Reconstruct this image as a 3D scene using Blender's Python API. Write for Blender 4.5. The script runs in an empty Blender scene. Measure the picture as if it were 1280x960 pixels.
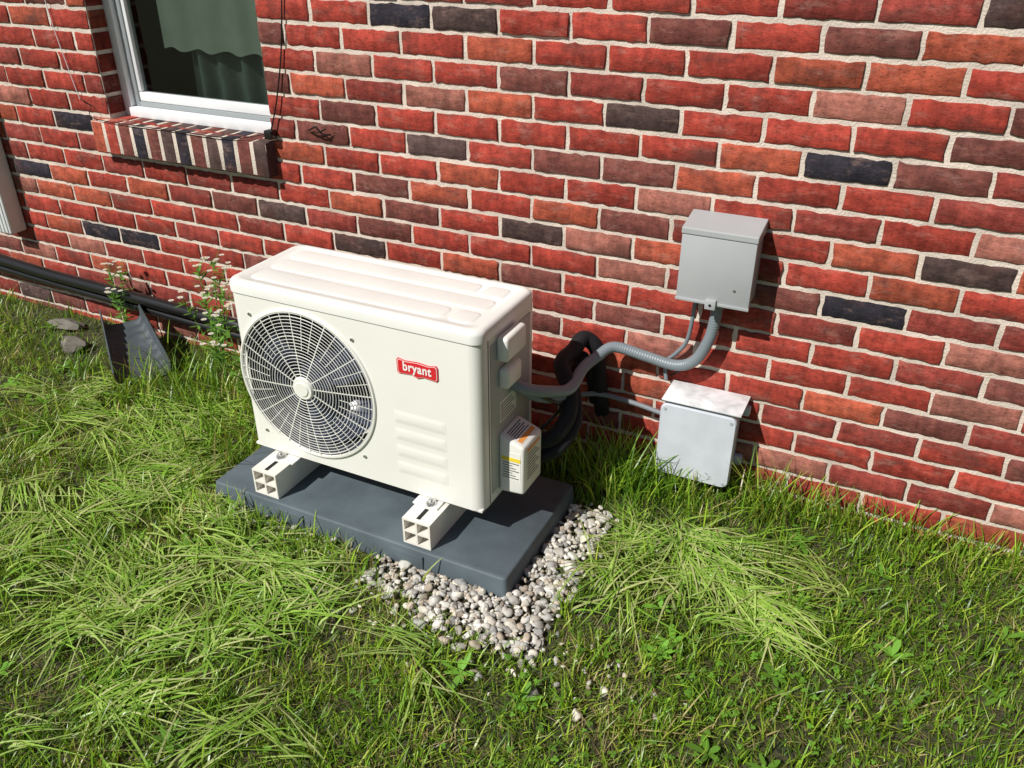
import bpy, bmesh, math, random
import numpy as np
from mathutils import Vector, Matrix
random.seed(7); rng=np.random.default_rng(7)
S=bpy.context.scene
COL=S.collection
rad=math.radians

# ------------------------------------------------------------ helpers
def link(ob,parent=None):
    COL.objects.link(ob)
    if parent: ob.parent=parent
    return ob
def empty(name,parent=None):
    e=bpy.data.objects.new(name,None); e.empty_display_size=.1
    return link(e,parent)
def finish(me,smooth,sharp):
    if smooth:
        me.polygons.foreach_set("use_smooth",[True]*len(me.polygons))
        try: me.set_sharp_from_angle(angle=rad(sharp))
        except Exception: pass
def mesh_obj(name,verts,faces,mat,parent=None,smooth=False,sharp=35):
    me=bpy.data.meshes.new(name); me.from_pydata([tuple(v) for v in verts],[],[tuple(f) for f in faces])
    if mat: me.materials.append(mat)
    me.update(); finish(me,smooth,sharp)
    return link(bpy.data.objects.new(name,me),parent)
def bm_obj(name,bm,mat,parent=None,smooth=True,sharp=35):
    me=bpy.data.meshes.new(name); bm.normal_update(); bm.to_mesh(me); bm.free()
    if mat: me.materials.append(mat)
    finish(me,smooth,sharp)
    return link(bpy.data.objects.new(name,me),parent)
def box(name,x0,x1,y0,y1,z0,z1,mat,parent=None,bev=.002,seg=2,rot=None):
    bm=bmesh.new(); bmesh.ops.create_cube(bm,size=1)
    for v in bm.verts:
        v.co.x*=(x1-x0); v.co.y*=(y1-y0); v.co.z*=(z1-z0)
    if bev>0: bmesh.ops.bevel(bm,geom=list(bm.edges),offset=bev,segments=seg,profile=.5,affect='EDGES')
    M=Matrix.Translation(((x0+x1)/2,(y0+y1)/2,(z0+z1)/2))
    if rot: M=M@rot
    bmesh.ops.transform(bm,matrix=M,verts=bm.verts)
    return bm_obj(name,bm,mat,parent)
def cyl(name,p0,p1,r,mat,parent=None,n=24,r2=None):
    p0=Vector(p0);p1=Vector(p1);d=p1-p0
    bm=bmesh.new(); bmesh.ops.create_cone(bm,cap_ends=True,segments=n,radius1=r,radius2=r if r2 is None else r2,depth=d.length)
    M=Matrix.Translation((p0+p1)/2)@d.to_track_quat('Z','Y').to_matrix().to_4x4()
    bmesh.ops.transform(bm,matrix=M,verts=bm.verts)
    return bm_obj(name,bm,mat,parent)
def catmull(P,sub=10):
    P=[Vector(p) for p in P]; out=[]
    Q=[P[0]*2-P[1]]+P+[P[-1]*2-P[-2]]
    for i in range(1,len(Q)-2):
        a,b,c,d=Q[i-1:i+3]
        for k in range(sub):
            t=k/sub
            out.append(.5*((2*b)+(c-a)*t+(2*a-5*b+4*c-d)*t*t+(3*b-a-3*c+d)*t**3))
    out.append(P[-1]); return out
def tube(name,P,r,mat,parent=None,n=12,sub=10,corr=0,pitch=.01,step=None):
    pts=catmull(P,sub)
    L=[0]
    for a,b in zip(pts,pts[1:]): L.append(L[-1]+(b-a).length)
    if step is None: step=L[-1]/max(8,len(pts)-1) if not corr else pitch/4
    m=max(2,int(L[-1]/step)); res=[];j=0
    for i in range(m+1):
        s=L[-1]*i/m
        while j<len(L)-2 and L[j+1]<s: j+=1
        t=(s-L[j])/max(1e-9,L[j+1]-L[j]); res.append(pts[j].lerp(pts[j+1],min(1,max(0,t))))
    V=[];F=[]
    T=(res[1]-res[0]).normalized(); up=Vector((0,0,1)) if abs(T.z)<.9 else Vector((1,0,0))
    N=(up-T*up.dot(T)).normalized()
    for i,p in enumerate(res):
        T=(res[min(i+1,m)]-res[max(i-1,0)]).normalized()
        N=(N-T*N.dot(T)).normalized(); Bn=T.cross(N)
        rr=r
        if corr: rr=r*(1+corr*(1 if (i%4)<2 else -1))
        for k in range(n):
            a=2*math.pi*k/n; V.append(p+(N*math.cos(a)+Bn*math.sin(a))*rr)
    for i in range(m):
        for k in range(n):
            k2=(k+1)%n; F.append((i*n+k,i*n+k2,(i+1)*n+k2,(i+1)*n+k))
    F.append(tuple(range(n-1,-1,-1))); F.append(tuple(m*n+k for k in range(n)))
    return mesh_obj(name,V,F,mat,parent,smooth=True,sharp=50)
def join(name,objs,parent=None):
    bm=bmesh.new(); mats=[]
    me=bpy.data.meshes.new(name)
    for o in objs:
        for m in o.data.materials:
            if m not in mats: mats.append(m)
    for o in objs:
        n0=len(bm.faces); bm.from_mesh(o.data); bm.faces.ensure_lookup_table()
        mi=[mats.index(m) for m in o.data.materials]
        for f in bm.faces[n0:]: f.material_index=mi[f.material_index]
    bm.to_mesh(me); bm.free()
    for m in mats: me.materials.append(m)
    for o in objs: bpy.data.objects.remove(o)
    return link(bpy.data.objects.new(name,me),parent)

# ------------------------------------------------------------ materials
def mat(name,color,rough=.5,spec=.5,metal=0,noise=None,bump=None,ncol=None):
    m=bpy.data.materials.new(name); m.use_nodes=True; nt=m.node_tree; b=nt.nodes["Principled BSDF"]
    b.inputs["Base Color"].default_value=(*color,1); b.inputs["Roughness"].default_value=rough
    b.inputs["Specular IOR Level"].default_value=spec; b.inputs["Metallic"].default_value=metal
    tc=nt.nodes.new("ShaderNodeTexCoord")
    if noise:
        n=nt.nodes.new("ShaderNodeTexNoise"); n.inputs["Scale"].default_value=noise[0]; n.inputs["Detail"].default_value=8
        nt.links.new(tc.outputs["Object"],n.inputs["Vector"])
        r=nt.nodes.new("ShaderNodeMapRange"); r.inputs[1].default_value=.35; r.inputs[2].default_value=.7
        nt.links.new(n.outputs["Fac"],r.inputs[0])
        mx=nt.nodes.new("ShaderNodeMix"); mx.data_type='RGBA'
        mx.inputs[6].default_value=(*color,1)
        c2=ncol if ncol else tuple(c*(1-noise[1]) for c in color)
        mx.inputs[7].default_value=(*c2,1)
        nt.links.new(r.outputs[0],mx.inputs[0]); nt.links.new(mx.outputs[2],b.inputs["Base Color"])
    if bump:
        n=nt.nodes.new("ShaderNodeTexNoise"); n.inputs["Scale"].default_value=bump[0]; n.inputs["Detail"].default_value=6
        nt.links.new(tc.outputs["Object"],n.inputs["Vector"])
        bp=nt.nodes.new("ShaderNodeBump"); bp.inputs["Strength"].default_value=bump[1]; bp.inputs["Distance"].default_value=bump[2]
        nt.links.new(n.outputs["Fac"],bp.inputs["Height"]); nt.links.new(bp.outputs[0],b.inputs["Normal"])
    return m
def attr_mat(name,rough=.6,spec=.3,transl=0,bump=None,mottle=None):
    m=bpy.data.materials.new(name); m.use_nodes=True; nt=m.node_tree; b=nt.nodes["Principled BSDF"]; out=nt.nodes["Material Output"]
    a=nt.nodes.new("ShaderNodeAttribute"); a.attribute_name="Col"
    b.inputs["Roughness"].default_value=rough; b.inputs["Specular IOR Level"].default_value=spec
    nt.links.new(a.outputs["Color"],b.inputs["Base Color"])
    tc=nt.nodes.new("ShaderNodeTexCoord")
    if mottle:
        n=nt.nodes.new("ShaderNodeTexNoise"); n.inputs["Scale"].default_value=mottle[0]; n.inputs["Detail"].default_value=6
        nt.links.new(tc.outputs["Object"],n.inputs["Vector"])
        r=nt.nodes.new("ShaderNodeMapRange"); r.inputs[1].default_value=.3; r.inputs[2].default_value=.7; r.inputs[3].default_value=1-mottle[1]; r.inputs[4].default_value=1+mottle[1]*.5
        nt.links.new(n.outputs["Fac"],r.inputs[0])
        vm=nt.nodes.new("ShaderNodeVectorMath"); vm.operation='SCALE'
        nt.links.new(a.outputs["Color"],vm.inputs[0]); nt.links.new(r.outputs[0],vm.inputs["Scale"])
        nt.links.new(vm.outputs[0],b.inputs["Base Color"])
    if transl:
        t=nt.nodes.new("ShaderNodeBsdfTranslucent"); mx=nt.nodes.new("ShaderNodeMixShader"); mx.inputs[0].default_value=transl
        g=nt.nodes.new("ShaderNodeVectorMath"); g.operation='MULTIPLY'; g.inputs[1].default_value=(1.3,1.15,.5)
        nt.links.new(a.outputs["Color"],g.inputs[0]); nt.links.new(g.outputs[0],t.inputs[0])
        nt.links.new(b.outputs[0],mx.inputs[1]); nt.links.new(t.outputs[0],mx.inputs[2]); nt.links.new(mx.outputs[0],out.inputs[0])
    if bump:
        n=nt.nodes.new("ShaderNodeTexNoise"); n.inputs["Scale"].default_value=bump[0]; n.inputs["Detail"].default_value=6
        nt.links.new(tc.outputs["Object"],n.inputs["Vector"])
        bp=nt.nodes.new("ShaderNodeBump"); bp.inputs["Strength"].default_value=bump[1]; bp.inputs["Distance"].default_value=bump[2]
        nt.links.new(n.outputs["Fac"],bp.inputs["Height"]); nt.links.new(bp.outputs[0],b.inputs["Normal"])
    return m
def big_mesh(name,V,loops,starts,totals,cols,mat,parent=None,smooth=False):
    me=bpy.data.meshes.new(name)
    me.vertices.add(len(V)); me.vertices.foreach_set("co",np.asarray(V,dtype=np.float32).ravel())
    me.loops.add(len(loops)); me.loops.foreach_set("vertex_index",np.asarray(loops,dtype=np.int32))
    me.polygons.add(len(starts)); me.polygons.foreach_set("loop_start",np.asarray(starts,dtype=np.int32))
    me.polygons.foreach_set("loop_total",np.asarray(totals,dtype=np.int32))
    me.update(calc_edges=True)
    a=me.color_attributes.new("Col",'FLOAT_COLOR','POINT')
    c=np.ones((len(V),4),dtype=np.float32); c[:,:3]=cols; a.data.foreach_set("color",c.ravel())
    me.materials.append(mat)
    if smooth: me.polygons.foreach_set("use_smooth",np.ones(len(starts),dtype=bool))
    return link(bpy.data.objects.new(name,me),parent)

def brick_material():
    m=bpy.data.materials.new("brick"); m.use_nodes=True; nt=m.node_tree; b=nt.nodes["Principled BSDF"]; N=nt.nodes.new; L=nt.links.new
    b.inputs["Roughness"].default_value=.85; b.inputs["Specular IOR Level"].default_value=.2
    a=N("ShaderNodeAttribute"); a.attribute_name="Col"
    tc=N("ShaderNodeTexCoord")
    mp=N("ShaderNodeMapping"); mp.inputs["Scale"].default_value=(1,1,2.4); L(tc.outputs["Object"],mp.inputs[0])
    mpv=N("ShaderNodeMapping"); mpv.inputs["Scale"].default_value=(1,1,.35); L(tc.outputs["Object"],mpv.inputs[0])
    def noise(s,d,r=.6,src=mp):
        n=N("ShaderNodeTexNoise"); n.inputs["Scale"].default_value=s; n.inputs["Detail"].default_value=d; n.inputs["Roughness"].default_value=r; L(src.outputs[0],n.inputs["Vector"]); return n
    def rng_(n,a0,a1,b0,b1):
        r=N("ShaderNodeMapRange"); r.inputs[1].default_value=a0; r.inputs[2].default_value=a1; r.inputs[3].default_value=b0; r.inputs[4].default_value=b1; L(n.outputs["Fac"],r.inputs[0]); return r
    n1=noise(17,10,.72); r1=rng_(n1,.32,.68,.52,1.3)
    vm=N("ShaderNodeVectorMath"); vm.operation='SCALE'; L(a.outputs["Color"],vm.inputs[0]); L(r1.outputs[0],vm.inputs["Scale"])
    n6=noise(48,4,.6,mpv); r6=rng_(n6,.35,.62,.72,1.1)
    v6=N("ShaderNodeVectorMath"); v6.operation='SCALE'; L(vm.outputs[0],v6.inputs[0]); L(r6.outputs[0],v6.inputs["Scale"])
    n4=noise(5.3,6,.6); r4=rng_(n4,.53,.70,0,.75)
    m4=N("ShaderNodeMix"); m4.data_type='RGBA'; m4.inputs[7].default_value=(.10,.042,.034,1); L(r4.outputs[0],m4.inputs[0]); L(v6.outputs[0],m4.inputs[6])
    n2=noise(11,10,.78); r2=rng_(n2,.53,.78,0,.6)
    mx=N("ShaderNodeMix"); mx.data_type='RGBA'; mx.inputs[7].default_value=(.46,.29,.235,1); L(r2.outputs[0],mx.inputs[0]); L(m4.outputs[2],mx.inputs[6])
    n3=noise(120,5); r3=rng_(n3,.32,.46,.5,1)
    v2=N("ShaderNodeVectorMath"); v2.operation='SCALE'; L(mx.outputs[2],v2.inputs[0]); L(r3.outputs[0],v2.inputs["Scale"])
    L(v2.outputs[0],b.inputs["Base Color"])
    n5=noise(75,8,.7)
    bp=N("ShaderNodeBump"); bp.inputs["Strength"].default_value=.65; bp.inputs["Distance"].default_value=.0024; L(n5.outputs["Fac"],bp.inputs["Height"]); L(bp.outputs[0],b.inputs["Normal"])
    return m
M_brick=brick_material()
M_mortar=mat("mortar",(.73,.63,.54),.95,.1,noise=(11,.3),bump=(170,.8,.004))
M_body=mat("painted_steel",(.81,.80,.745),.36,.5,noise=(3,.06),bump=(60,.03,.001))
M_lid=mat("painted_steel_lid",(.85,.845,.80),.33,.5,noise=(5,.09),bump=(60,.03,.001))
M_grille=mat("grille_plastic",(.78,.77,.71),.4,.4)
M_dark=mat("dark_interior",(.012,.013,.016),.6,.3)
M_blade=mat("fan_blade",(.035,.043,.085),.28,.5)
M_shroud=mat("fan_shroud",(.08,.09,.11),.5,.4)  # dark grey puts the shade inside the fan opening into the colour
M_coil=mat("coil_fins",(.03,.034,.04),.4,.5,.3)
M_side=mat("side_panel",(.42,.43,.40),.45,.4)
M_red=mat("badge_red",(.62,.02,.03),.3,.5)
M_white=mat("badge_white",(.8,.8,.78),.4,.5)
M_pad=mat("pad_plastic",(.105,.135,.155),.6,.35,noise=(7,.4),bump=(180,.35,.002))
M_block=mat("block_pvc",(.82,.78,.71),.45,.4,noise=(8,.12))
M_steel=mat("zinc_steel",(.5,.5,.5),.35,.5,.9)
M_box=mat("grey_enamel",(.40,.415,.425),.42,.45,noise=(8,.07),bump=(90,.05,.001))
M_box2=mat("weathered_pvc",(.58,.61,.67),.65,.25,noise=(14,.12),bump=(50,.08,.002))
M_boxtop=mat("peeling_top",(.82,.83,.85),.6,.3,noise=(26,.35),bump=(60,.3,.003))
M_conduit=mat("conduit_grey",(.20,.235,.26),.4,.5)
M_foam=mat("black_foam",(.012,.012,.014),.7,.3,bump=(80,.4,.004))
M_black=mat("black_plastic",(.012,.012,.013),.25,.6)
M_alu=mat("bare_pipe",(.20,.22,.24),.5,.4,.0)
M_vinyl=mat("window_vinyl",(.80,.81,.82),.4,.4,noise=(12,.08))
M_vgrey=mat("window_track",(.30,.33,.34),.45,.4)
M_curtain=mat("curtain",(.20,.22,.18),.9,.1,noise=(20,.2))
M_blind=mat("curtain_valance",(.44,.44,.34),.9,.1,noise=(10,.15))
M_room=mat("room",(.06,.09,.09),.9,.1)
M_concrete=mat("concrete",(.22,.20,.17),.9,.2,noise=(10,.35),bump=(50,.6,.006))
M_splash=mat("splash_plastic",(.075,.092,.105),.5,.4,noise=(14,.35))
M_label=mat("label_paper",(.78,.77,.72),.5,.3)
M_ink=mat("label_ink",(.08,.08,.08),.6,.3)
M_yellow=mat("label_yellow",(.8,.62,.05),.5,.3)
M_orange=mat("label_orange",(.75,.30,.08),.5,.3)
M_trim=mat("white_trim",(.75,.76,.77),.5,.3,noise=(6,.1))
M_roof=mat("roof_shingle",(.07,.065,.06),.9,.2,noise=(20,.4),bump=(60,.5,.01))
def glass_mat():
    m=bpy.data.materials.new("window_glass"); m.use_nodes=True; nt=m.node_tree; nt.nodes.remove(nt.nodes["Principled BSDF"]); out=nt.nodes["Material Output"]
    t=nt.nodes.new("ShaderNodeBsdfTransparent"); t.inputs[0].default_value=(.64,.76,.75,1)
    g=nt.nodes.new("ShaderNodeBsdfGlossy"); g.inputs["Roughness"].default_value=.02
    f=nt.nodes.new("ShaderNodeLayerWeight"); f.inputs[0].default_value=.25
    r=nt.nodes.new("ShaderNodeMath"); r.operation='MULTIPLY_ADD'; r.inputs[1].default_value=.6; r.inputs[2].default_value=.08; nt.links.new(f.outputs["Fresnel"],r.inputs[0])
    mx=nt.nodes.new("ShaderNodeMixShader"); nt.links.new(r.outputs[0],mx.inputs[0]); nt.links.new(t.outputs[0],mx.inputs[1]); nt.links.new(g.outputs[0],mx.inputs[2]); nt.links.new(mx.outputs[0],out.inputs[0])
    return m
M_glass=glass_mat()

# ------------------------------------------------------------ brick house
house=empty("brick_house")
BW,CH=.2135,.073
OX0,OX1,OZ0,OZ1=-1.935,-1.17,.882,1.98
WX0,WX1,WZ1=-6.2,4.4,2.72
dark={(0,.5):2,(1,3):3,(6,3.5):3,(4,4.5):2,(2,-2.5):2,(-3,-3):3,(-3,-2):2,(-3,1):1,(-3,3):1,(5,-1):2,(5,-3):1,(7,-4):2,(6,-5.5):2,(6,2.5):1,(8,.5):1,(2,.5):1,
      (6,-11.5):3,(3,-10):3,(9,-10):3,(9,-9):3,(-3,2):0}
def rock_colour(lv):
    if lv==3: c=np.array([.032,.028,.038])*rng.uniform(.85,1.3)
    elif lv==2: c=np.array([.090,.056,.052])*rng.uniform(.8,1.25)
    elif lv==1: c=np.array([.19,.060,.048])*rng.uniform(.85,1.2)
    else:
        t=rng.random()
        if t<.56: c=np.array([.39,.056,.038])
        elif t<.72: c=np.array([.44,.095,.052])
        elif t<.89: c=np.array([.29,.052,.040])
        else: c=np.array([.38,.14,.105])
        c=c*rng.uniform(.8,1.15)
    return c
V=[];loops=[];st=[];tt=[];C=[]
def add_brick(x0,x1,z0,z1,col,ybase=.002,yf=-.005):
    if x1-x0<.012 or z1-z0<.01: return
    nl=max(2,int((x1-x0)/.018)); ns=3
    per=[]
    for i in range(nl): per.append((x0+(x1-x0)*i/nl,z0))
    for i in range(ns): per.append((x1,z0+(z1-z0)*i/ns))
    for i in range(nl): per.append((x1-(x1-x0)*i/nl,z1))
    for i in range(ns): per.append((x0,z1-(z1-z0)*i/ns))
    n=len(per); base=len(V); j=.0013
    cx,cz=(x0+x1)/2,(z0+z1)/2; yo=rng.normal(0,.0012); tilt=rng.normal(0,.008)
    J=rng.normal(0,j,(n,2))
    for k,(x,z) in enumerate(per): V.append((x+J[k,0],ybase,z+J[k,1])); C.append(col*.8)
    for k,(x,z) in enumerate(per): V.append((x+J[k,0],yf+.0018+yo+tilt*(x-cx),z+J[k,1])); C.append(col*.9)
    for k,(x,z) in enumerate(per):
        q=.0022
        ix=q if x<cx else -q
        if abs(x-x0)>1e-6 and abs(x-x1)>1e-6: ix=0
        iz=q if z<cz else -q
        if abs(z-z0)>1e-6 and abs(z-z1)>1e-6: iz=0
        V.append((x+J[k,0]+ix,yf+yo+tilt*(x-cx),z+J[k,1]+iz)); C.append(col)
    for r in range(2):
        for k in range(n):
            k2=(k+1)%n
            st.append(len(loops)); tt.append(4); loops.extend([base+r*n+k,base+r*n+k2,base+(r+1)*n+k2,base+(r+1)*n+k])
    st.append(len(loops)); tt.append(n); loops.extend([base+2*n+k for k in range(n)])
zt=1.112
rmin=int(math.floor((zt-WZ1)/CH)); rmax=int((zt+.12)/CH)
for r in range(rmin,rmax+1):
    ztop=zt-r*CH; z1=ztop-.0065; z0=ztop-CH+.0072
    off=0 if r%2==0 else .5
    for k in range(int(WX0/BW)-1,int(WX1/BW)+1):
        xa=(k+off)*BW; x0=xa+rng.uniform(.0048,.0075); x1=xa+BW-rng.uniform(.0048,.0075)
        lv=dark.get((r,k+off+.5))
        if lv is None:
            t=rng.random(); lv=0
            if t<.02: lv=2
            elif t<.12: lv=1
            if -3<xa<1.3 and -4<r<12 and lv==2: lv=0
        col=rock_colour(lv)
        segs=[(x0,x1)]
        if z1>OZ0+.01 and z0<OZ1:
            segs=[]
            if x0<OX0-.01: segs.append((x0,min(x1,OX0-.002)))
            if x1>OX1+.01: segs.append((max(x0,OX1+.002),x1))
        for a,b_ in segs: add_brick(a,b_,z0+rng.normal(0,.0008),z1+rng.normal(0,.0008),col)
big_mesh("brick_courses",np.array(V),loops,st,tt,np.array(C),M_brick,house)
T=.11
def slab(n,x0,x1,z0,z1,y0=0,y1=T,m=M_mortar): return box(n,x0,x1,y0,y1,z0,z1,m,house,bev=0)
slab("wall_core_left",WX0,OX0,-.25,WZ1); slab("wall_core_right",OX1,WX1,-.25,WZ1)
slab("wall_core_below",OX0,OX1,-.25,OZ0-.12); slab("wall_core_above",OX0,OX1,OZ1,WZ1)
V=[];loops=[];st=[];tt=[];C=[]
def quadbox(x0,x1,y0,y1,z0,z1,col,bev=.003):
    bm=bmesh.new(); bmesh.ops.create_cube(bm,size=1)
    for v in bm.verts: v.co=Vector(((x0+x1)/2+v.co.x*(x1-x0),(y0+y1)/2+v.co.y*(y1-y0),(z0+z1)/2+v.co.z*(z1-z0)))
    bmesh.ops.bevel(bm,geom=list(bm.edges),offset=bev,segments=2,profile=.5,affect='EDGES')
    b0=len(V); bm.verts.index_update()
    for v in bm.verts: V.append(tuple(v.co+Vector(rng.normal(0,.0005,3)))); C.append(col)
    for f in bm.faces:
        st.append(len(loops)); tt.append(len(f.verts)); loops.extend([b0+v.index for v in f.verts])
    bm.free()
for r in range(rmin,4):
    ztop=zt-r*CH; z1=ztop-.0065; z0=ztop-CH+.0072
    if z0<OZ0 or z1>OZ1: continue
    c=rock_colour(0)
    quadbox(OX0-.05,OX0+.004,.003,.088,z0,z1,c*.5); quadbox(OX1-.004,OX1+.05,.003,.088,z0,z1,rock_colour(0))  # left jamb colour halved: the reveal's shade is painted into its bricks
sx0,sx1=-1.992,-1.158; ns=12; p=(sx1-sx0)/ns
scol=[0,0,1,3,1,2,3,1,2,3,1,2]
for i in range(ns):
    quadbox(sx0+i*p+.0065,sx0+(i+1)*p-.0065,-.05,.09,.768,.884+rng.normal(0,.0015),rock_colour(scol[i])*1.1,.005)
big_mesh("window_sill_bricks",np.array(V),loops,st,tt,np.array(C),M_brick,house)
box("window_sill_mortar",sx0+.008,sx1-.008,-.0485,.089,.773,.882,M_mortar,house,bev=.001)
win=empty("window",house)
yf=.09
def wbox(n,x0,x1,z0,z1,y0,y1,m,b=.002): return box(n,x0,x1,y0,y1,z0,z1,m,win,bev=b)
fx0,fx1=OX0+.001,OX1-.001
wbox("frame_left",fx0,fx0+.036,.884,OZ1,yf-.018,yf+.07,M_vinyl)
wbox("frame_right",fx1-.036,fx1,.884,OZ1,yf-.018,yf+.07,M_vinyl)
wbox("frame_head",fx0+.036,fx1-.036,OZ1-.05,OZ1,yf-.018,yf+.07,M_vinyl)
wbox("frame_sill",fx0+.036,fx1-.036,.884,.918,yf-.03,yf+.07,M_vinyl,.004)
wbox("track_left",fx0+.036,fx0+.062,.919,OZ1-.051,yf+.002,yf+.05,M_vgrey)
wbox("track_right",fx1-.062,fx1-.036,.919,OZ1-.051,yf+.002,yf+.05,M_vgrey)
wbox("track_sill",fx0+.062,fx1-.062,.919,.936,yf+.002,yf+.05,M_vgrey)
wbox("sash_bottom",fx0+.064,fx1-.064,.937,.970,yf+.006,yf+.035,M_vinyl,.003)
wbox("sash_left",fx0+.064,fx0+.080,.971,OZ1-.06,yf+.006,yf+.035,M_vinyl,.003)
wbox("sash_right",fx1-.080,fx1-.064,.971,OZ1-.06,yf+.006,yf+.035,M_vinyl,.003)
wbox("meeting_rail",fx0+.081,fx1-.081,1.42,1.46,yf+.006,yf+.035,M_vinyl,.003)
gx0,gx1,gz0,gz1=fx0+.079,fx1-.079,.969,OZ1-.058
mesh_obj("pane",[(gx0,yf+.02,gz0),(gx1,yf+.02,gz0),(gx1,yf+.02,gz1),(gx0,yf+.02,gz1)],[(0,1,2,3)],M_glass,win)
def wave(n,x0,x1,z0,z1,y,amp,waves,m):
    nx=110;nz=12;Vv=[];Ff=[]
    for i in range(nx+1):
        u=i/nx
        for k in range(nz+1):
            w=k/nz
            Vv.append((x0+(x1-x0)*u,y+amp*math.sin(u*waves*6.28+.7*math.sin(u*9)+.5*math.sin(w*3))*(1-.35*w),z0+(z1-z0)*w+.006*math.sin(u*waves*6.28)*(k==0)))
    for i in range(nx):
        for k in range(nz): a=i*(nz+1)+k; Ff.append((a,a+nz+1,a+nz+2,a+1))
    return mesh_obj(n,Vv,Ff,m,win,smooth=True,sharp=180)
wave("curtain",-1.68,-1.12,.90,1.9,.195,.022,6,M_curtain)
wave("curtain_valance",-1.76,-1.12,1.12,1.9,.155,.006,5,M_blind)
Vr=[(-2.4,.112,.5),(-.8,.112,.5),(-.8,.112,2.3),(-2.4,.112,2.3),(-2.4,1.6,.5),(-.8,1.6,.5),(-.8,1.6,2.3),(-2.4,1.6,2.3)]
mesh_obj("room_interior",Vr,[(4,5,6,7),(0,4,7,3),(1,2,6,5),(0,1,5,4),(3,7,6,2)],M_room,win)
box("wall_side_left",WX0-.004,WX0+.11,.112,7,-.25,WZ1,M_mortar,house,bev=0)
box("wall_side_right",WX1-.11,WX1+.004,.112,7,-.25,WZ1,M_mortar,house,bev=0)
box("soffit",WX0-.3,WX1+.3,-.28,7.2,WZ1+.002,WZ1+.03,M_trim,house,bev=.002)
box("fascia",WX0-.3,WX1+.3,-.305,-.282,WZ1-.02,WZ1+.16,M_trim,house,bev=.002)
mesh_obj("roof",[(WX0-.35,-.36,WZ1+.17),(WX1+.35,-.36,WZ1+.17),(WX1+.35,3.5,WZ1+1.9),(WX0-.35,3.5,WZ1+1.9),(WX1+.35,7.3,WZ1+.17),(WX0-.35,7.3,WZ1+.17)],[(0,1,2,3),(3,2,4,5)],M_roof,house)

wires=empty("utility_cable")
tube("coax_drop",[(-1.035,-.012,2.7),(-1.03,-.014,1.8),(-1.04,-.012,1.45),(-1.075,-.012,1.2),(-1.12,-.018,1.02),(-1.155,-.02,.93),(-1.16,-.022,.90)],.0026,M_black,wires,n=6)
tube("sill_wire",[(-2.06,-.012,.945),(-2.0,-.02,.93),(-1.95,-.054,.893),(-1.6,-.055,.888),(-1.3,-.056,.89),(-1.17,-.03,.912)],.0016,M_black,wires,n=6)
tube("thin_wire",[(-2.14,-.012,1.9),(-2.12,-.012,1.3),(-2.08,-.014,1.05),(-2.06,-.012,.945)],.0014,M_trim,wires,n=6)
box("cable_clip",-1.175,-1.145,-.04,-.008,.895,.925,M_black,wires,bev=.004)
hk=empty("wall_hook")
tube("hook_wire",[(-1.01,-.012,.935),(-.985,-.03,.945),(-.96,-.035,.955),(-.94,-.03,.935),(-.92,-.012,.93)],.0032,M_black,hk,n=6)
tube("hook_wire_b",[(-.985,-.02,.935),(-.955,-.03,.938),(-.925,-.03,.952)],.0026,M_black,hk,n=6)

ds=empty("downspout")
box("spout",-2.69,-2.59,-.085,-.008,.36,2.68,M_trim,ds,bev=.008,seg=3)
for i in range(4): box("rib_%d"%i,-2.678+i*.022,-2.670+i*.022,-.089,-.084,.37,2.66,M_trim,ds,bev=.002)
dp=empty("drain_pipe")
tube("pipe",[(-3.6,-.05,.24),(-3.0,-.055,.225),(-2.5,-.06,.20),(-2.1,-.06,.19),(-1.7,-.06,.18),(-1.45,-.06,.175),(-1.2,-.05,.16)],.024,M_black,dp,n=16)
tube("pipe_lower",[(-3.6,-.05,.19),(-3.0,-.05,.175),(-2.5,-.05,.155),(-2.1,-.05,.142),(-1.7,-.05,.13),(-1.2,-.04,.11)],.017,M_black,dp,n=12)

# ------------------------------------------------------------ condenser unit
ac=empty("air_conditioner_outdoor_unit")
X0,X1,Y0,Y1,Z0,Z1=-.871,-.071,-.608,-.288,.118,.665
R=.032; cx,cz,FR=X0+.24,Z0+.262,.232
def arc(cx_,cy_,r,a0,a1,n=6): return [(cx_+r*math.cos(rad(a0+(a1-a0)*i/n)),cy_+r*math.sin(rad(a0+(a1-a0)*i/n))) for i in range(n+1)]
out=arc(X1-R,Y0+R,R,-90,0)+arc(X1-.015,Y1-.015,.015,0,90,4)+arc(X0+.015,Y1-.015,.015,90,180,4)+arc(X0+R,Y0+R,R,180,270)
Zs=[Z0,Z1-.03]; V2=[];F2=[];n=len(out)
for z in Zs:
    for x,y in out: V2.append((x,y,z))
for i in range(n-1): F2.append((i,i+1,n+i+1,n+i))
mesh_obj("casing",V2,F2,M_body,ac,smooth=True,sharp=60)
N=128; fx0_,fx1_,fz0,fz1=X0+R,X1-R,Z0,Z1-.03
circ=[];rect=[]
for k in range(N):
    a=2*math.pi*k/N; c,s=math.cos(a),math.sin(a); circ.append((cx+FR*c,cz+FR*s))
    ts=[]
    if c>1e-9: ts.append((fx1_-cx)/c)
    if c<-1e-9: ts.append((fx0_-cx)/c)
    if s>1e-9: ts.append((fz1-cz)/s)
    if s<-1e-9: ts.append((fz0-cz)/s)
    t=min(ts); rect.append([cx+t*c,cz+t*s])
for qx,qz in ((fx0_,fz0),(fx0_,fz1),(fx1_,fz0),(fx1_,fz1)):
    k=min(range(N),key=lambda i:(rect[i][0]-qx)**2+(rect[i][1]-qz)**2); rect[k]=[qx,qz]
V2=[(x,Y0,z) for x,z in circ]+[(x,Y0,z) for x,z in rect]+[(cx+(FR+.004)*math.cos(2*math.pi*k/N),Y0,cz+(FR+.004)*math.sin(2*math.pi*k/N)) for k in range(N)]
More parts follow.
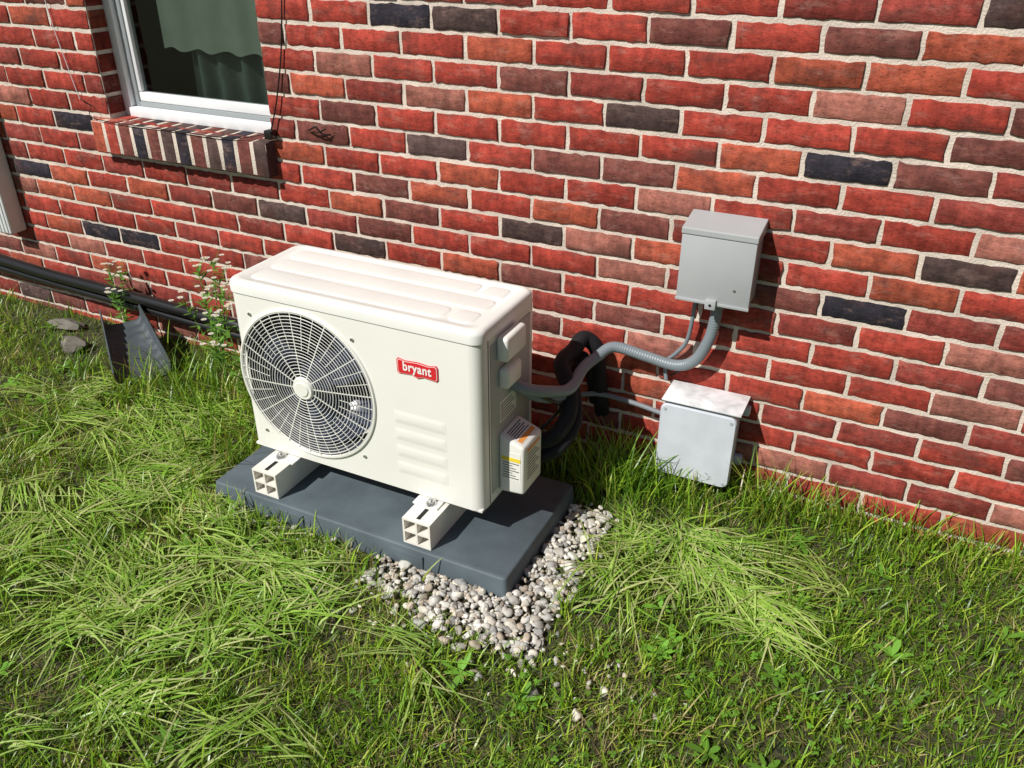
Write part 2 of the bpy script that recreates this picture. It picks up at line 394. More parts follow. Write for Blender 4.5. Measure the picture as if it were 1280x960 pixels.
F2=[(2*N+k,N+k,N+(k+1)%N,2*N+(k+1)%N) for k in range(N)]
def lathe(prof,b0):
    Vs=[];Fs=[]
    for rr,yy in prof:
        for k in range(N): a=2*math.pi*k/N; Vs.append((cx+rr*math.cos(a),Y0+yy,cz+rr*math.sin(a)))
    for j in range(len(prof)-1):
        for k in range(N): k2=(k+1)%N; Fs.append((b0+j*N+k,b0+j*N+k2,b0+(j+1)*N+k2,b0+(j+1)*N+k))
    return Vs,Fs
a_,b_=lathe([(FR+.004,0),(FR+.002,-.006),(FR-.003,-.007),(FR-.007,-.002)],len(V2)); V2+=a_;F2+=b_
mesh_obj("front_panel",V2,F2,M_body,ac,smooth=True,sharp=30)
a_,b_=lathe([(FR-.0072,-.002),(FR-.010,.03),(FR-.012,.11)],0); mesh_obj("fan_shroud",a_,b_,M_shroud,ac,smooth=True,sharp=60)
box("coil",X0+.012,X0+.47,Y1-.06,Y1-.035,Z0+.012,Z1-.04,M_coil,ac,bev=.001)
box("bottom_pan",X0+.004,X1-.004,Y0+.004,Y1-.004,Z0-.004,Z0+.004,M_body,ac,bev=.001)
box("divider",X0+.478,X0+.484,Y0+.01,Y1-.01,Z0+.01,Z1-.04,M_dark,ac,bev=0)
def ring(r,y,w,n=96,m=5):
    Vr=[];Fr=[]
    for i in range(n):
        a=2*math.pi*i/n
        for k in range(m):
            b=2*math.pi*k/m; rr=r+w*math.cos(b); Vr.append((cx+rr*math.cos(a),y+w*math.sin(b),cz+rr*math.sin(a)))
    for i in range(n):
        for k in range(m): Fr.append((i*m+k,((i+1)%n)*m+k,((i+1)%n)*m+(k+1)%m,i*m+(k+1)%m))
    return Vr,Fr
VV=[];FF=[]
def addm(vf):
    o=len(VV); VV.extend(vf[0]); FF.extend([tuple(i+o for i in f) for f in vf[1]])
def gy(r): return Y0-.006-.010*(1-(r/FR)**2)
nr=20
for i in range(nr):
    r=.044+(FR-.050)*i/(nr-1); addm(ring(r,gy(r),.0009 if i%6 else .0014))
def spoke(a,r0,r1,w):
    Vs=[];Fs=[];K=9
    for i in range(K):
        t=i/(K-1); r=r0+(r1-r0)*t; y=gy(r)+.0015
        ca,sa=math.cos(a),math.sin(a)
        for dx,dy in ((-w,-w),(w,-w),(w,w),(-w,w)): Vs.append((cx+r*ca-dx*sa,y+dy,cz+r*sa+dx*ca))
    for i in range(K-1):
        for k in range(4): Fs.append((i*4+k,i*4+(k+1)%4,(i+1)*4+(k+1)%4,(i+1)*4+k))
    return Vs,Fs
for k in range(12): addm(spoke(2*math.pi*k/12+.1,.034,FR-.003,.0012))
for k in range(36):
    if k%3: addm(spoke(2*math.pi*k/36+.1,.12,FR-.003,.0008))
mesh_obj("fan_grille",VV,FF,M_grille,ac,smooth=True,sharp=60)
cyl("grille_hub",(cx,Y0-.014,cz),(cx,Y0-.022,cz),.036,M_grille,ac,n=48,r2=.032)
cyl("grille_hub_cap",(cx,Y0-.022,cz),(cx,Y0-.025,cz),.024,M_grille,ac,n=48,r2=.021)
cyl("fan_hub",(cx,Y0+.04,cz),(cx,Y0+.13,cz),.055,M_blade,ac,n=32)
for b in range(3):
    Vb=[];Fb=[];nr_,na=8,12
    for i in range(nr_+1):
        r=.05+(.205-.05)*i/nr_; span=rad(58+38*i/nr_)
        for j in range(na+1):
            t=j/na; a=2*math.pi*b/3+rad(20)*i/nr_+span*t
            Vb.append((cx+r*math.cos(a),Y0+.035+.075*t-.02*math.sin(t*math.pi),cz+r*math.sin(a)))
    for i in range(nr_):
        for j in range(na): a=i*(na+1)+j; Fb.append((a,a+1,a+na+2,a+na+1))
    mesh_obj("fan_blade_%d"%(b+1),Vb,Fb,M_blade,ac,smooth=True,sharp=180)
def embossed(name,x0,x1,zc,hz,h=.0020):
    Vs=[];Fs=[];n=None
    for ins,yy in ((0,-.0002),(.004,-.0007),(.009,-h+.0005),(.012,-h)):
        o=[(x,z) for x,z in arc(x1-ins-.006,zc-hz+ins+.006,.006,-90,0,4)+arc(x1-ins-.006,zc+hz-ins-.006,.006,0,90,4)+arc(x0+ins+.006,zc+hz-ins-.006,.006,90,180,4)+arc(x0+ins+.006,zc-hz+ins+.006,.006,180,270,4)]
        n=len(o); Vs+=[(x,Y0+yy,z) for x,z in o]
    for l_ in range(3):
        for k in range(n): k2=(k+1)%n; Fs.append((l_*n+k,l_*n+k2,(l_+1)*n+k2,(l_+1)*n+k))
    Fs.append(tuple(3*n+k for k in range(n)))
    mesh_obj(name,Vs,Fs,M_body,ac,smooth=True,sharp=80)
for i in range(4): embossed("embossed_bar_%d"%(i+1),X0+.530,X0+.695,Z0+.243-.055*i,.0205)
def rrect(x0,x1,y0,y1,r,n=8): return arc(x1-r,y0+r,r,-90,0,n)+arc(x1-r,y1-r,r,0,90,n)+arc(x0+r,y1-r,r,90,180,n)+arc(x0+r,y0+r,r,180,270,n)
def stack(name,levels,matl,parent,cap=True,sharp=50):
    Vs=[];Fs=[];n=None
    for (x0,x1,y0,y1,r,z) in levels:
        o=rrect(x0,x1,y0,y1,r); n=len(o); Vs+=[(x,y,z) for x,y in o]
    for l_ in range(len(levels)-1):
        for k in range(n): k2=(k+1)%n; Fs.append((l_*n+k,l_*n+k2,(l_+1)*n+k2,(l_+1)*n+k))
    if cap: Fs.append(tuple((len(levels)-1)*n+k for k in range(n)))
    return mesh_obj(name,Vs,Fs,matl,parent,smooth=True,sharp=sharp)
e=.004
stack("lid",[(X0-e+.004,X1+e-.004,Y0-e+.004,Y1+e-.004,.03,Z1-.036),(X0-e,X1+e,Y0-e,Y1+e,.034,Z1-.036),(X0-e,X1+e,Y0-e,Y1+e,.034,Z1-.014),(X0-e+.0015,X1+e-.0015,Y0-e+.0015,Y1+e-.0015,.034,Z1-.008),(X0-e+.005,X1+e-.005,Y0-e+.005,Y1+e-.005,.034,Z1-.003),(X0-e+.011,X1+e-.011,Y0-e+.011,Y1+e-.011,.032,Z1),
 (X0+.022,X1-.022,Y0+.022,Y1-.022,.026,Z1),(X0+.027,X1-.027,Y0+.027,Y1-.027,.024,Z1-.003)],M_lid,ac)
def rib(name,x0,x1,y0,y1,r):
    z=Z1-.003
    stack(name,[(x0,x1,y0,y1,r,z),(x0+.004,x1-.004,y0+.004,y1-.004,r-.004,z+.0018),(x0+.009,x1-.009,y0+.009,y1-.009,r-.009,z+.0026)],M_lid,ac,sharp=80)
rib("lid_rib_1",X0+.045,X1-.13,Y0+.038,Y0+.112,.025)
rib("lid_rib_2",X0+.045,X1-.045,Y0+.122,Y0+.198,.025)
rib("lid_rib_3",X0+.045,X1-.13,Y0+.208,Y0+.282,.025)
rib("lid_rib_4",X1-.118,X1-.045,Y0+.038,Y0+.112,.02)
rib("lid_rib_5",X1-.118,X1-.045,Y0+.208,Y0+.282,.02)
bz,bx=Z0+.405,X0+.617; w,h=.062,.023
def plate(name,s,y,m):
    P=[(-w,h*.75),(-w*.93,h),(-w*.6,h*.8),(0,h*.95),(w*.6,h*.8),(w*.93,h),(w,h*.75),(w,-h*.75),(w*.93,-h),(w*.3,-h*.85),(0,-h*1.15),(-w*.3,-h*.85),(-w*.93,-h),(-w,-h*.75)]
    Vp=[(bx+x*s,Y0-.0005,bz+z*(1+(s-1)*2.2)) for x,z in P]+[(bx+x*s,y,bz+z*(1+(s-1)*2.2)) for x,z in P]; n=len(P)
    Fp=[tuple(n+k for k in range(n))]+[(k,(k+1)%n,n+(k+1)%n,n+k) for k in range(n)]
    mesh_obj(name,Vp,Fp,m,ac)
plate("badge_rim",1.0,Y0-.003,M_red); plate("badge_line",.955,Y0-.0036,M_white); plate("badge_face",.93,Y0-.0042,M_red)
cu=bpy.data.curves.new("badge_text",'FONT'); cu.body="bryant"; cu.size=.036; cu.align_x='CENTER'; cu.align_y='CENTER'; cu.extrude=.0004; cu.offset=.0008; cu.space_character=1.08
to=bpy.data.objects.new("tmp",cu); COL.objects.link(to); bpy.context.view_layer.update()
tm=bpy.data.meshes.new_from_object(to); bpy.data.objects.remove(to); tm.materials.clear(); tm.materials.append(M_white)
tm.transform(Matrix.Translation((bx,Y0-.0048,bz+.002))@Matrix.Rotation(rad(90),4,'X')@Matrix.Diagonal((.86,1,1,1))); link(bpy.data.objects.new("badge_text",tm),ac)
for i,(sx,sz) in enumerate([(cx-FR*.74,cz+FR*.82),(cx+FR*.76,cz+FR*.80),(cx-FR*.76,cz-FR*.84),(cx+FR*.78,cz-FR*.80)]):
    cyl("screw_%d"%i,(sx,Y0+.001,sz),(sx,Y0-.004,sz),.005,M_steel,ac,n=12)
box("side_recess_panel",X1-.002,X1+.0025,Y0+.055,Y1-.03,Z0+.03,Z1-.06,M_side,ac,bev=.002)
box("side_seam",X1-.001,X1+.0008,Y0+.043,Y0+.0455,Z0+.004,Z1-.037,M_dark,ac,bev=0)
box("side_handle_top",X1+.001,X1+.035,Y0+.085,Y0+.20,Z0+.43,Z0+.50,M_body,ac,bev=.010,seg=3)
box("side_handle_low",X1+.001,X1+.032,Y0+.095,Y0+.18,Z0+.345,Z0+.405,M_body,ac,bev=.010,seg=3)
bm=bmesh.new(); bmesh.ops.create_cube(bm,size=1)
xa,xb,ya,yb,za,zb_=X1+.001,X1+.078,Y0+.095,Y0+.215,Z0+.015,Z0+.205
for v in bm.verts:
    s=v.co.copy(); v.co=Vector((xa if s.x<0 else xb, ya if s.y<0 else yb, za if s.z<0 else zb_))
    if s.z>0 and s.x>0: v.co.z-=.03
    if s.z<0 and s.x>0: v.co.z+=.006
bmesh.ops.bevel(bm,geom=list(bm.edges),offset=.009,segments=3,profile=.5,affect='EDGES')
bm_obj("valve_cover",bm,M_body,ac)
box("label_front",xa+.010,xb-.010,ya-.0008,ya,za+.05,zb_-.05,M_label,ac,bev=0)
for i in range(7): box("label_front_line_%d"%i,xa+.013,xb-.014-.01*(i%3),ya-.0014,ya-.0009,za+.056+.008*i,za+.0585+.008*i,M_ink,ac,bev=0)
box("label_yellow",xa+.010,xb-.010,ya-.0016,ya-.0006,za+.112,za+.124,M_yellow,ac,bev=0)
box("label_side",xb,xb+.0008,ya+.018,yb-.015,za+.04,za+.15,M_label,ac,bev=0)
for i in range(9): box("label_side_line_%d"%i,xb+.0009,xb+.0014,ya+.022,yb-.022-.012*(i%3),za+.048+.010*i,za+.051+.010*i,M_ink,ac,bev=0)
box("label_side_orange",xb+.0009,xb+.0014,ya+.02,yb-.02,za+.138,za+.148,M_orange,ac,bev=0)
sl_=.03/(xb-xa)
def toplab(name,u0,u1,v0,v1,off,m):
    P=[]
    for u,v_ in ((u0,v0),(u1,v0),(u1,v1),(u0,v1)): P.append((xa+u,ya+v_,zb_-sl_*u+off))
    mesh_obj(name,P,[(0,1,2,3)],m,ac)
toplab("label_top",.012,.066,.012,.108,.0008,M_label); toplab("label_top_orange",.050,.063,.015,.105,.0013,M_orange)
for i in range(5): toplab("label_top_line_%d"%i,.016+.0065*i,.019+.0065*i,.018,.10-.012*(i%2),.0013,M_ink)
box("rating_label",X1+.003,X1+.0036,Y0+.10,Y0+.20,Z0+.235,Z0+.30,M_label,ac,bev=0)
for i in range(6): box("rating_line_%d"%i,X1+.0037,X1+.0042,Y0+.105,Y0+.19-.01*(i%3),Z0+.242+.009*i,Z0+.2445+.009*i,M_ink,ac,bev=0)
cyl("valve_upper",(X1,Y0+.235,Z0+.10),(X1+.04,Y0+.235,Z0+.10),.011,M_alu,ac,n=6)
cyl("valve_lower",(X1,Y0+.235,Z0+.05),(X1+.04,Y0+.235,Z0+.05),.014,M_alu,ac,n=6)
for i,fx in enumerate((X0+.13,X1-.17)):
    box("foot_%d"%(i+1),fx-.035,fx+.045,Y0-.035,Y0+.05,Z0-.010,Z0-.0045,M_body,ac,bev=.002)
    box("foot_back_%d"%(i+1),fx-.035,fx+.045,Y1-.05,Y1+.03,Z0-.010,Z0-.0045,M_body,ac,bev=.002)
off=Matrix.Translation((-X0,-Y0,-Z0))
for ch in [o for o in COL.objects if o.parent==ac]: ch.data.transform(off)
KU=.974
ac.scale=(KU,KU,KU); X0,Y0,Z0=-.827,-.650,.156; ac.location=(X0,Y0,Z0)
X1,Y1,Z1=X0+.8*KU,Y0+.32*KU,Z0+.547*KU

PADT=.062
sup=empty("equipment_support_blocks")
for i,fx in enumerate((X0+.115,X1-.15)):
    yA,yB=-.748,Y1+.02; w=.040; z0_,z1_=PADT+.001,Z0-.0102; t=.0055
    xs=[fx-w,fx,fx+w]; zs=[z0_,(z0_+z1_)/2,z1_]
    parts=[]
    for x in xs: parts.append(box("p",x-t/2,x+t/2,yA,yB,z0_,z1_,M_block,None,bev=0))
    for k,z in enumerate(zs):
        zz=z+(t/2 if k==0 else -t/2 if k==2 else 0)
        for j in range(2): parts.append(box("p",xs[j]+t/2,xs[j+1]-t/2,yA,yB,zz-t/2,zz+t/2,M_block,None,bev=0))
    parts.append(box("p",fx-w+.001,fx+w-.001,yA+.05,yA+.052,z0_+.001,z1_-.001,M_dark,None,bev=0))
    join("block_%d"%(i+1),parts,sup)
    box("slot_%d"%(i+1),fx-.006,fx+.006,yA+.012,yA+.06,z1_+.0003,z1_+.0008,M_dark,sup,bev=0)
    cyl("bolt_%d"%(i+1),(fx,Y0-.018,z1_),(fx,Y0-.018,z1_+.024),.005,M_steel,sup,n=12)
    cyl("bolt_head_%d"%(i+1),(fx,Y0-.018,z1_+.008),(fx,Y0-.018,z1_+.016),.011,M_steel,sup,n=6)
    cyl("bolt_washer_%d"%(i+1),(fx,Y0-.018,z1_+.0055),(fx,Y0-.018,z1_+.008),.016,M_steel,sup,n=20)

pad=empty("equipment_pad")
px0,px1,py0,py1=-.905,.075,-.762,-.30
stack("pad_slab",[(px0-.006,px1+.006,py0-.006,py1+.006,.012,-.03),(px0,px1,py0,py1,.012,PADT-.006),(px0+.002,px1-.002,py0+.002,py1-.002,.012,PADT-.002),(px0+.006,px1-.006,py0+.006,py1-.006,.011,PADT)],M_pad,pad)
for i,xx in enumerate((-.62,-.22)):
    box("pad_notch_%d"%i,xx-.05,xx+.05,py0-.0075,py0+.01,.005,PADT-.014,M_pad,pad,bev=.003)

# ------------------------------------------------------------ electrical
db=empty("electrical_disconnect_box")
bx0,bx1,bz0,bz1=.272,.474,.630,.838
box("back_box",bx0+.006,bx1-.006,-.09,-.007,bz0+.004,bz1-.004,M_box,db,bev=.003)
Vh=[(bx0,-.112,bz1-.004),(bx1,-.112,bz1-.004),(bx1,-.007,bz1+.016),(bx0,-.007,bz1+.016),(bx0,-.112,bz1-.022),(bx1,-.112,bz1-.022),(bx1,-.007,bz1-.022),(bx0,-.007,bz1-.022)]
o=mesh_obj("hood",Vh,[(0,1,2,3),(4,5,1,0),(5,6,2,1),(7,4,0,3),(7,6,5,4),(3,2,6,7)],M_box,db)
bv=o.modifiers.new("b",'BEVEL'); bv.width=.003; bv.segments=2
box("cover",bx0+.002,bx1-.002,-.110,-.0905,bz0,bz1-.0225,M_box,db,bev=.003)
box("cover_lip",bx0+.001,bx1-.001,-.114,-.1105,bz0-.001,bz0+.008,M_box,db,bev=.001)
box("hasp",bx0+.085,bx0+.115,-.122,-.108,bz0-.012,bz0+.016,M_box,db,bev=.003)
cyl("hasp_hole",(bx0+.10,-.1225,bz0+.002),(bx0+.10,-.1232,bz0+.002),.004,M_dark,db,n=12)
cyl("knockout",(bx1-.045,-.1105,bz0+.05),(bx1-.045,-.1118,bz0+.05),.004,M_steel,db,n=10)
cyl("conduit_hub",(.378,-.055,bz0+.004),(.378,-.055,bz0-.03),.021,M_conduit,db,n=24)

jb=empty("junction_box")
jx0,jx1,jz0,jz1,jy=.266,.490,.062,.315,-.125
bm=bmesh.new(); bmesh.ops.create_cube(bm,size=1)
for v in bm.verts:
    s=v.co.copy(); v.co=Vector((jx0+.01 if s.x<0 else jx1-.01, jy+.02 if s.y<0 else -.007, jz0+.01 if s.z<0 else jz1))
bmesh.ops.bevel(bm,geom=list(bm.edges),offset=.006,segments=3,profile=.5,affect='EDGES')
bm_obj("body",bm,M_box2,jb)
Vl=[];Fl=[]
for ins,y in [(0,jy+.0195),(0,jy+.004),(.003,jy),(.03,jy-.001)]:
    o_=rrect(jx0+ins,jx1-ins,jz0+ins,jz1-.012-ins,max(.004,.022-ins*.5),5); n=len(o_)
    for x,z in o_: Vl.append((x,y,z))
for l_ in range(3):
    for k in range(n): k2=(k+1)%n; Fl.append((l_*n+k,l_*n+k2,(l_+1)*n+k2,(l_+1)*n+k))
Fl.append(tuple(3*n+k for k in range(n)))
mesh_obj("cover",Vl,Fl,M_box2,jb,smooth=True,sharp=40)
box("top_plate",jx0+.002,jx1+.010,jy-.004,-.008,jz1+.001,jz1+.007,M_boxtop,jb,bev=.002,rot=Matrix.Rotation(rad(1.5),4,'X'))
for i,(x,z) in enumerate([(jx0+.015,jz0+.015),(jx1-.015,jz0+.015),(jx0+.015,jz1-.028),(jx1-.015,jz1-.028)]):
    cyl("screw_%d"%i,(x,jy+.002,z),(x,jy-.002,z),.005,M_box,jb,n=10)
box("flange_lug_a",jx1-.012,jx1+.016,-.03,-.007,jz1-.05,jz1-.02,M_box2,jb,bev=.004)
box("flange_lug_b",jx1-.012,jx1+.014,-.03,-.007,jz0+.03,jz0+.06,M_box2,jb,bev=.004)

cd=empty("electrical_conduit")
tube("flex_conduit",[(X1-.005,Y0+.16,Z0+.325),(X1+.035,Y0+.18,Z0+.30),(X1+.075,Y0+.25,Z0+.265),(X1+.10,Y0+.34,Z0+.235),(X1+.095,Y0+.45,Z0+.245),(.06,-.12,.405),(.095,-.07,.422),(.19,-.055,.405),(.28,-.052,.395),(.335,-.052,.425),(.368,-.055,.50),(.378,-.055,.57),(.378,-.055,.61)],.0165,M_conduit,cd,n=16,corr=.018,pitch=.008)
tube("whip_conduit",[(X1-.005,Y0+.20,Z0+.30),(X1+.03,Y0+.22,Z0+.26),(X1+.07,Y0+.28,Z0+.225),(X1+.10,Y0+.36,Z0+.21)],.012,M_conduit,cd,n=14,corr=.03,pitch=.008)
tube("second_conduit",[(.315,-.045,.636),(.312,-.045,.55),(.30,-.035,.47),(.27,-.03,.42),(.24,-.02,.38),(.25,-.03,.33)],.006,M_conduit,cd,n=10)
tube("ground_wire",[(.395,-.03,.636),(.36,-.02,.5),(.30,-.02,.38),(.26,-.02,.34)],.003,M_black,cd,n=6)
ls=empty("refrigerant_lineset")
tube("suction_insulation",[(X1+.04,Y0+.235,Z0+.10),(X1+.09,Y0+.26,Z0+.12),(X1+.11,Y0+.31,Z0+.17),(X1+.09,Y0+.36,Z0+.22),(X1+.04,Y0+.42,Z0+.26),(X1+.04,-.14,.42),(.0,-.08,.435),(.035,-.06,.40),(.04,-.05,.33),(.05,-.04,.22),(.05,-.02,.16)],.024,M_foam,ls,n=14)
tube("liquid_insulation",[(X1+.04,Y0+.235,Z0+.05),(X1+.10,Y0+.26,Z0+.08),(X1+.12,Y0+.34,Z0+.13),(X1+.08,Y0+.42,Z0+.20),(.0,-.13,.37),(.0,-.08,.37),(.02,-.05,.30),(.03,-.03,.2)],.020,M_foam,ls,n=12)
tube("bare_line",[(.0,-.08,.24),(.06,-.06,.245),(.16,-.05,.235),(.265,-.05,.22)],.008,M_alu,ls,n=10)
tube("control_cable",[(X1,Y0+.2,Z0+.31),(X1+.06,Y0+.24,Z0+.25),(X1+.09,Y0+.3,Z0+.2),(X1+.06,Y0+.34,Z0+.14),(X1+.02,Y0+.3,Z0+.09)],.005,M_black,ls,n=8)

# ------------------------------------------------------------ ground
kx=rng.uniform(-1,1,(14,2)); ph=rng.uniform(0,6.28,14)
def noise2(x,y,f,seed=0):
    s=0
    for i in range(7):
        j=(i+seed)%14; ang=kx[j]*f*(1+.35*i); s=s+np.sin(ang[0]*x*3+ang[1]*y*3+ph[j]+seed)/ (1+.25*i)
    return s/3.2
def gh(x,y):
    h=.010*noise2(x,y,2.2)+.004*noise2(x,y,7,3)
    return h*np.clip((-y)/.2,0.2,1)-.004
gx=np.concatenate([[-80,-40,-20,-10,-7],np.arange(-5,3.5,.06),[4.5,6,9,15,30,60,80]])
gyv=np.concatenate([[-80,-40,-20,-10,-6,-4.5],np.arange(-3.6,.06,.06),[.3,7.5,20,50,80]])
GX,GY=np.meshgrid(gx,gyv,indexing='ij'); GZ=gh(GX,GY)
GZ=np.where((np.abs(GX)>6)|(np.abs(GY)>5),-.004,GZ)
Vg=np.stack([GX,GY,GZ],-1).reshape(-1,3); ny=len(gyv)
Fg=[(i*ny+j,(i+1)*ny+j,(i+1)*ny+j+1,i*ny+j+1) for i in range(len(gx)-1) for j in range(ny-1)]
def ground_mat():
    m=bpy.data.materials.new("soil_and_turf"); m.use_nodes=True; nt=m.node_tree; b=nt.nodes["Principled BSDF"]; N=nt.nodes.new; L=nt.links.new
    tc=N("ShaderNodeTexCoord"); n=N("ShaderNodeTexNoise"); n.inputs["Scale"].default_value=7; n.inputs["Detail"].default_value=12; n.inputs["Roughness"].default_value=.7; L(tc.outputs["Object"],n.inputs["Vector"])
    cr=N("ShaderNodeValToRGB"); e=cr.color_ramp.elements; e[0].position=.35; e[0].color=(.025,.04,.010,1); e[1].position=.7; e[1].color=(.07,.10,.02,1)
    x=cr.color_ramp.elements.new(.5); x.color=(.060,.055,.024,1)
    L(n.outputs["Fac"],cr.inputs[0]); L(cr.outputs[0],b.inputs["Base Color"]); b.inputs["Roughness"].default_value=.95
    n2=N("ShaderNodeTexNoise"); n2.inputs["Scale"].default_value=60; n2.inputs["Detail"].default_value=8; L(tc.outputs["Object"],n2.inputs["Vector"])
    bp=N("ShaderNodeBump"); bp.inputs["Distance"].default_value=.02; L(n2.outputs["Fac"],bp.inputs["Height"]); L(bp.outputs[0],b.inputs["Normal"])
    return m
mesh_obj("ground",Vg,Fg,ground_mat(),None,smooth=True,sharp=180)

# ------------------------------------------------------------ grass
def gravel_w(x,y):
    def r(x0,x1,y0,y1,s=.03):
        dx=np.maximum(np.maximum(x0-x,x-x1),0); dy=np.maximum(np.maximum(y0-y,y-y1),0)
        return np.exp(-(dx*dx+dy*dy)/(s*s))
    jit=.035*noise2(x,y,12,5)
    g=np.maximum(r(-.28,.10,-.845,-.76),r(.07,.20,-.87,-.34))
    g=np.maximum(g,r(-.10,.21,-.90,-.80))
    g=np.maximum(g,.25*r(-.85,-.3,-.82,-.77,.03))
    return np.clip(g+jit*6*(g>.04)*(g<.97),0,1)
def blades(name,x,y,z,az,h,lean,w,col,matl,parent=None,seg=3,droop=0,bend=None):
    n=len(x); d=np.stack([np.cos(az),np.sin(az)],-1)
    tw=az+np.pi/2+rng.normal(0,.5,n); s=np.stack([np.cos(tw),np.sin(tw)],-1)
    q=np.stack([-d[:,1],d[:,0]],-1); bd=np.zeros(n) if bend is None else bend
    rows=[(k/seg,w*(1-.25*(k/seg)-.35*(k/seg)**2)) for k in range(seg)]
    P=np.zeros((n,2*seg+1,3))
    def cl(t):
        zz=h*(t-droop*t*t); hh=lean*t**1.6; sd=bd*lean*t*t
        return x+d[:,0]*hh+q[:,0]*sd,y+d[:,1]*hh+q[:,1]*sd,z+zz
    for k,(t,ww) in enumerate(rows):
        a,b,c=cl(t)
        P[:,2*k,0]=a-s[:,0]*ww/2;P[:,2*k,1]=b-s[:,1]*ww/2;P[:,2*k,2]=c
        P[:,2*k+1,0]=a+s[:,0]*ww/2;P[:,2*k+1,1]=b+s[:,1]*ww/2;P[:,2*k+1,2]=c+ww*.15
    a,b,c=cl(1.0); P[:,2*seg,0]=a;P[:,2*seg,1]=b;P[:,2*seg,2]=c
    nv=2*seg+1; base=(np.arange(n)*nv)[:,None]
    f=[]
    for k in range(seg-1): f+= [2*k,2*k+1,2*k+3,2*k+2]
    f+=[2*seg-2,2*seg-1,2*seg]
    lp=(base+np.array(f)[None,:]).ravel()
    tot=np.tile(np.array([4]*(seg-1)+[3]),n); sta=np.concatenate([[0],np.cumsum(tot)[:-1]])
    cc=np.repeat(col[:,None,:],nv,1)
    sh=np.array([.5]*2+[.9]*2*(seg-1)+[1.1])[:nv]  # dark blade bases, lighter tips: shading painted into the vertex colour
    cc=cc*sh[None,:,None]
    return big_mesh(name,P.reshape(-1,3),lp,sta,tot,cc.reshape(-1,3),matl,parent)
M_grass=attr_mat("grass_blades",.38,.5,transl=.33)
def gcol(n,x,y,bright=1.0):
    base=np.array([[.11,.24,.018],[.21,.40,.028],[.36,.55,.045],[.48,.58,.09],[.50,.43,.18]])
    pw=noise2(x,y,3.5,2)+.7*noise2(x,y,9,8)
    t=rng.random(n)+.22*pw
    idx=np.select([t<.26,t<.58,t<.85,t<.95],[0,1,2,3],4)
    return base[idx]*rng.uniform(.6,1.25,(n,1))*bright
n=165000
x=rng.uniform(-3.7,2.3,n*2); y=-rng.random(n*2)*2.6
near=np.exp(-((x+.1)**2)/8-((y+1.0)**2)/3.8); keep=rng.random(n*2)<(.13+.87*near); x=x[keep][:n];y=y[keep][:n]
gw=gravel_w(x,y); onpad=(x>px0-.004)&(x<px1+.004)&(y>py0-.004)&(y<py1+.004)
patch=noise2(x,y,5,1)+.6*noise2(x,y,13,10)
ok=(~onpad)&(rng.random(len(x))>gw*1.05)&(y<-.012)&(rng.random(len(x))<.84+.5*patch)
def dirt_w(x,y): return np.clip(np.exp(-(((x+2.05)/.55)**2+((y+.12)/.16)**2))+.6*np.exp(-(((x+1.75)/.25)**2+((y+.35)/.12)**2)),0,1)
ok&=rng.random(len(x))>dirt_w(x,y)*.93
x=x[ok];y=y[ok];m=len(x)
hh=rng.gamma(7,.0045,m)*(1+.45*noise2(x,y,5,6)+.3*noise2(x,y,14,9)); hh=np.clip(hh,.008,.09)
hh*=1-.45*np.exp(-((y+.78)/.10)**2)*(x<.1)*(x>-.9)
wallg=np.exp(-((y+.08)/.09)**2); hh*=1+.8*wallg*rng.random(m)
az=rng.uniform(0,6.283,m); az=np.where(rng.random(m)<.2,2.2+2.5*noise2(x,y,4,4)+rng.normal(0,.8,m),az)
lean=hh*rng.gamma(2.2,.32,m)
hh=hh*np.clip(1.0-.18*lean/hh,.35,1)
lawn=empty("lawn_grass")
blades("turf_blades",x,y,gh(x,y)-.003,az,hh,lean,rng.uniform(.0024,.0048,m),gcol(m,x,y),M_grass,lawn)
m=45000; x=rng.uniform(-2.9,1.8,m); y=rng.uniform(-2.1,-.01,m)
ok=(~((x>px0-.01)&(x<px1+.01)&(y>py0-.01)&(y<py1+.01)))&(rng.random(m)>gravel_w(x,y))&(rng.random(m)>dirt_w(x,y)*.7); x=x[ok];y=y[ok];m=len(x)
hh=rng.uniform(.006,.025,m)
c=gcol(m,x,y,.8); straw=rng.random(m)<.38; c[straw]=np.array([.38,.31,.15])*rng.uniform(.5,1.2,(straw.sum(),1))
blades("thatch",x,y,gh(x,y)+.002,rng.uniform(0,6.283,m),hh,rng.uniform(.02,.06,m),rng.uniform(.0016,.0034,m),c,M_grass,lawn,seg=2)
tx=[];ty=[];th=[]
for (cx_,cy_,sx_,sy_,k,h_) in [(.16,-.18,.06,.05,240,.20),(.55,-.07,.30,.03,340,.13),(.95,-.07,.3,.04,220,.11),(-.02,-.16,.12,.06,240,.14),(.30,-.16,.08,.05,160,.15),(-1.25,-.28,.22,.12,380,.17),(-1.55,-.38,.15,.08,180,.15),(-2.7,-.4,.3,.15,240,.12),(.62,-.14,.04,.03,70,.2),(-1.0,-.5,.06,.15,160,.15),(1.5,-.1,.4,.06,300,.13),(-.75,-.83,.15,.03,200,.08),(-.45,-.84,.12,.03,160,.075)]:
    tx.append(rng.normal(cx_,sx_,k));ty.append(np.minimum(rng.normal(cy_,sy_,k),-.02));th.append(rng.uniform(.5,1.25,k)*h_)
for q in range(170):
    k=14; a_,b_=rng.uniform(-2.2,1.3),rng.uniform(-1.7,-.1)
    if gravel_w(np.array(a_),np.array(b_))>.2: continue
    tx.append(rng.normal(a_,.012,k));ty.append(np.minimum(rng.normal(b_,.012,k),-.02));th.append(rng.uniform(.05,.10,k))
x=np.concatenate(tx);y=np.concatenate(ty);hh=np.concatenate(th)
ok=~((x>px0-.02)&(x<px1+.02)&(y>py0-.02)&(y<py1+.02)); x=x[ok];y=y[ok];hh=hh[ok];m=len(x)
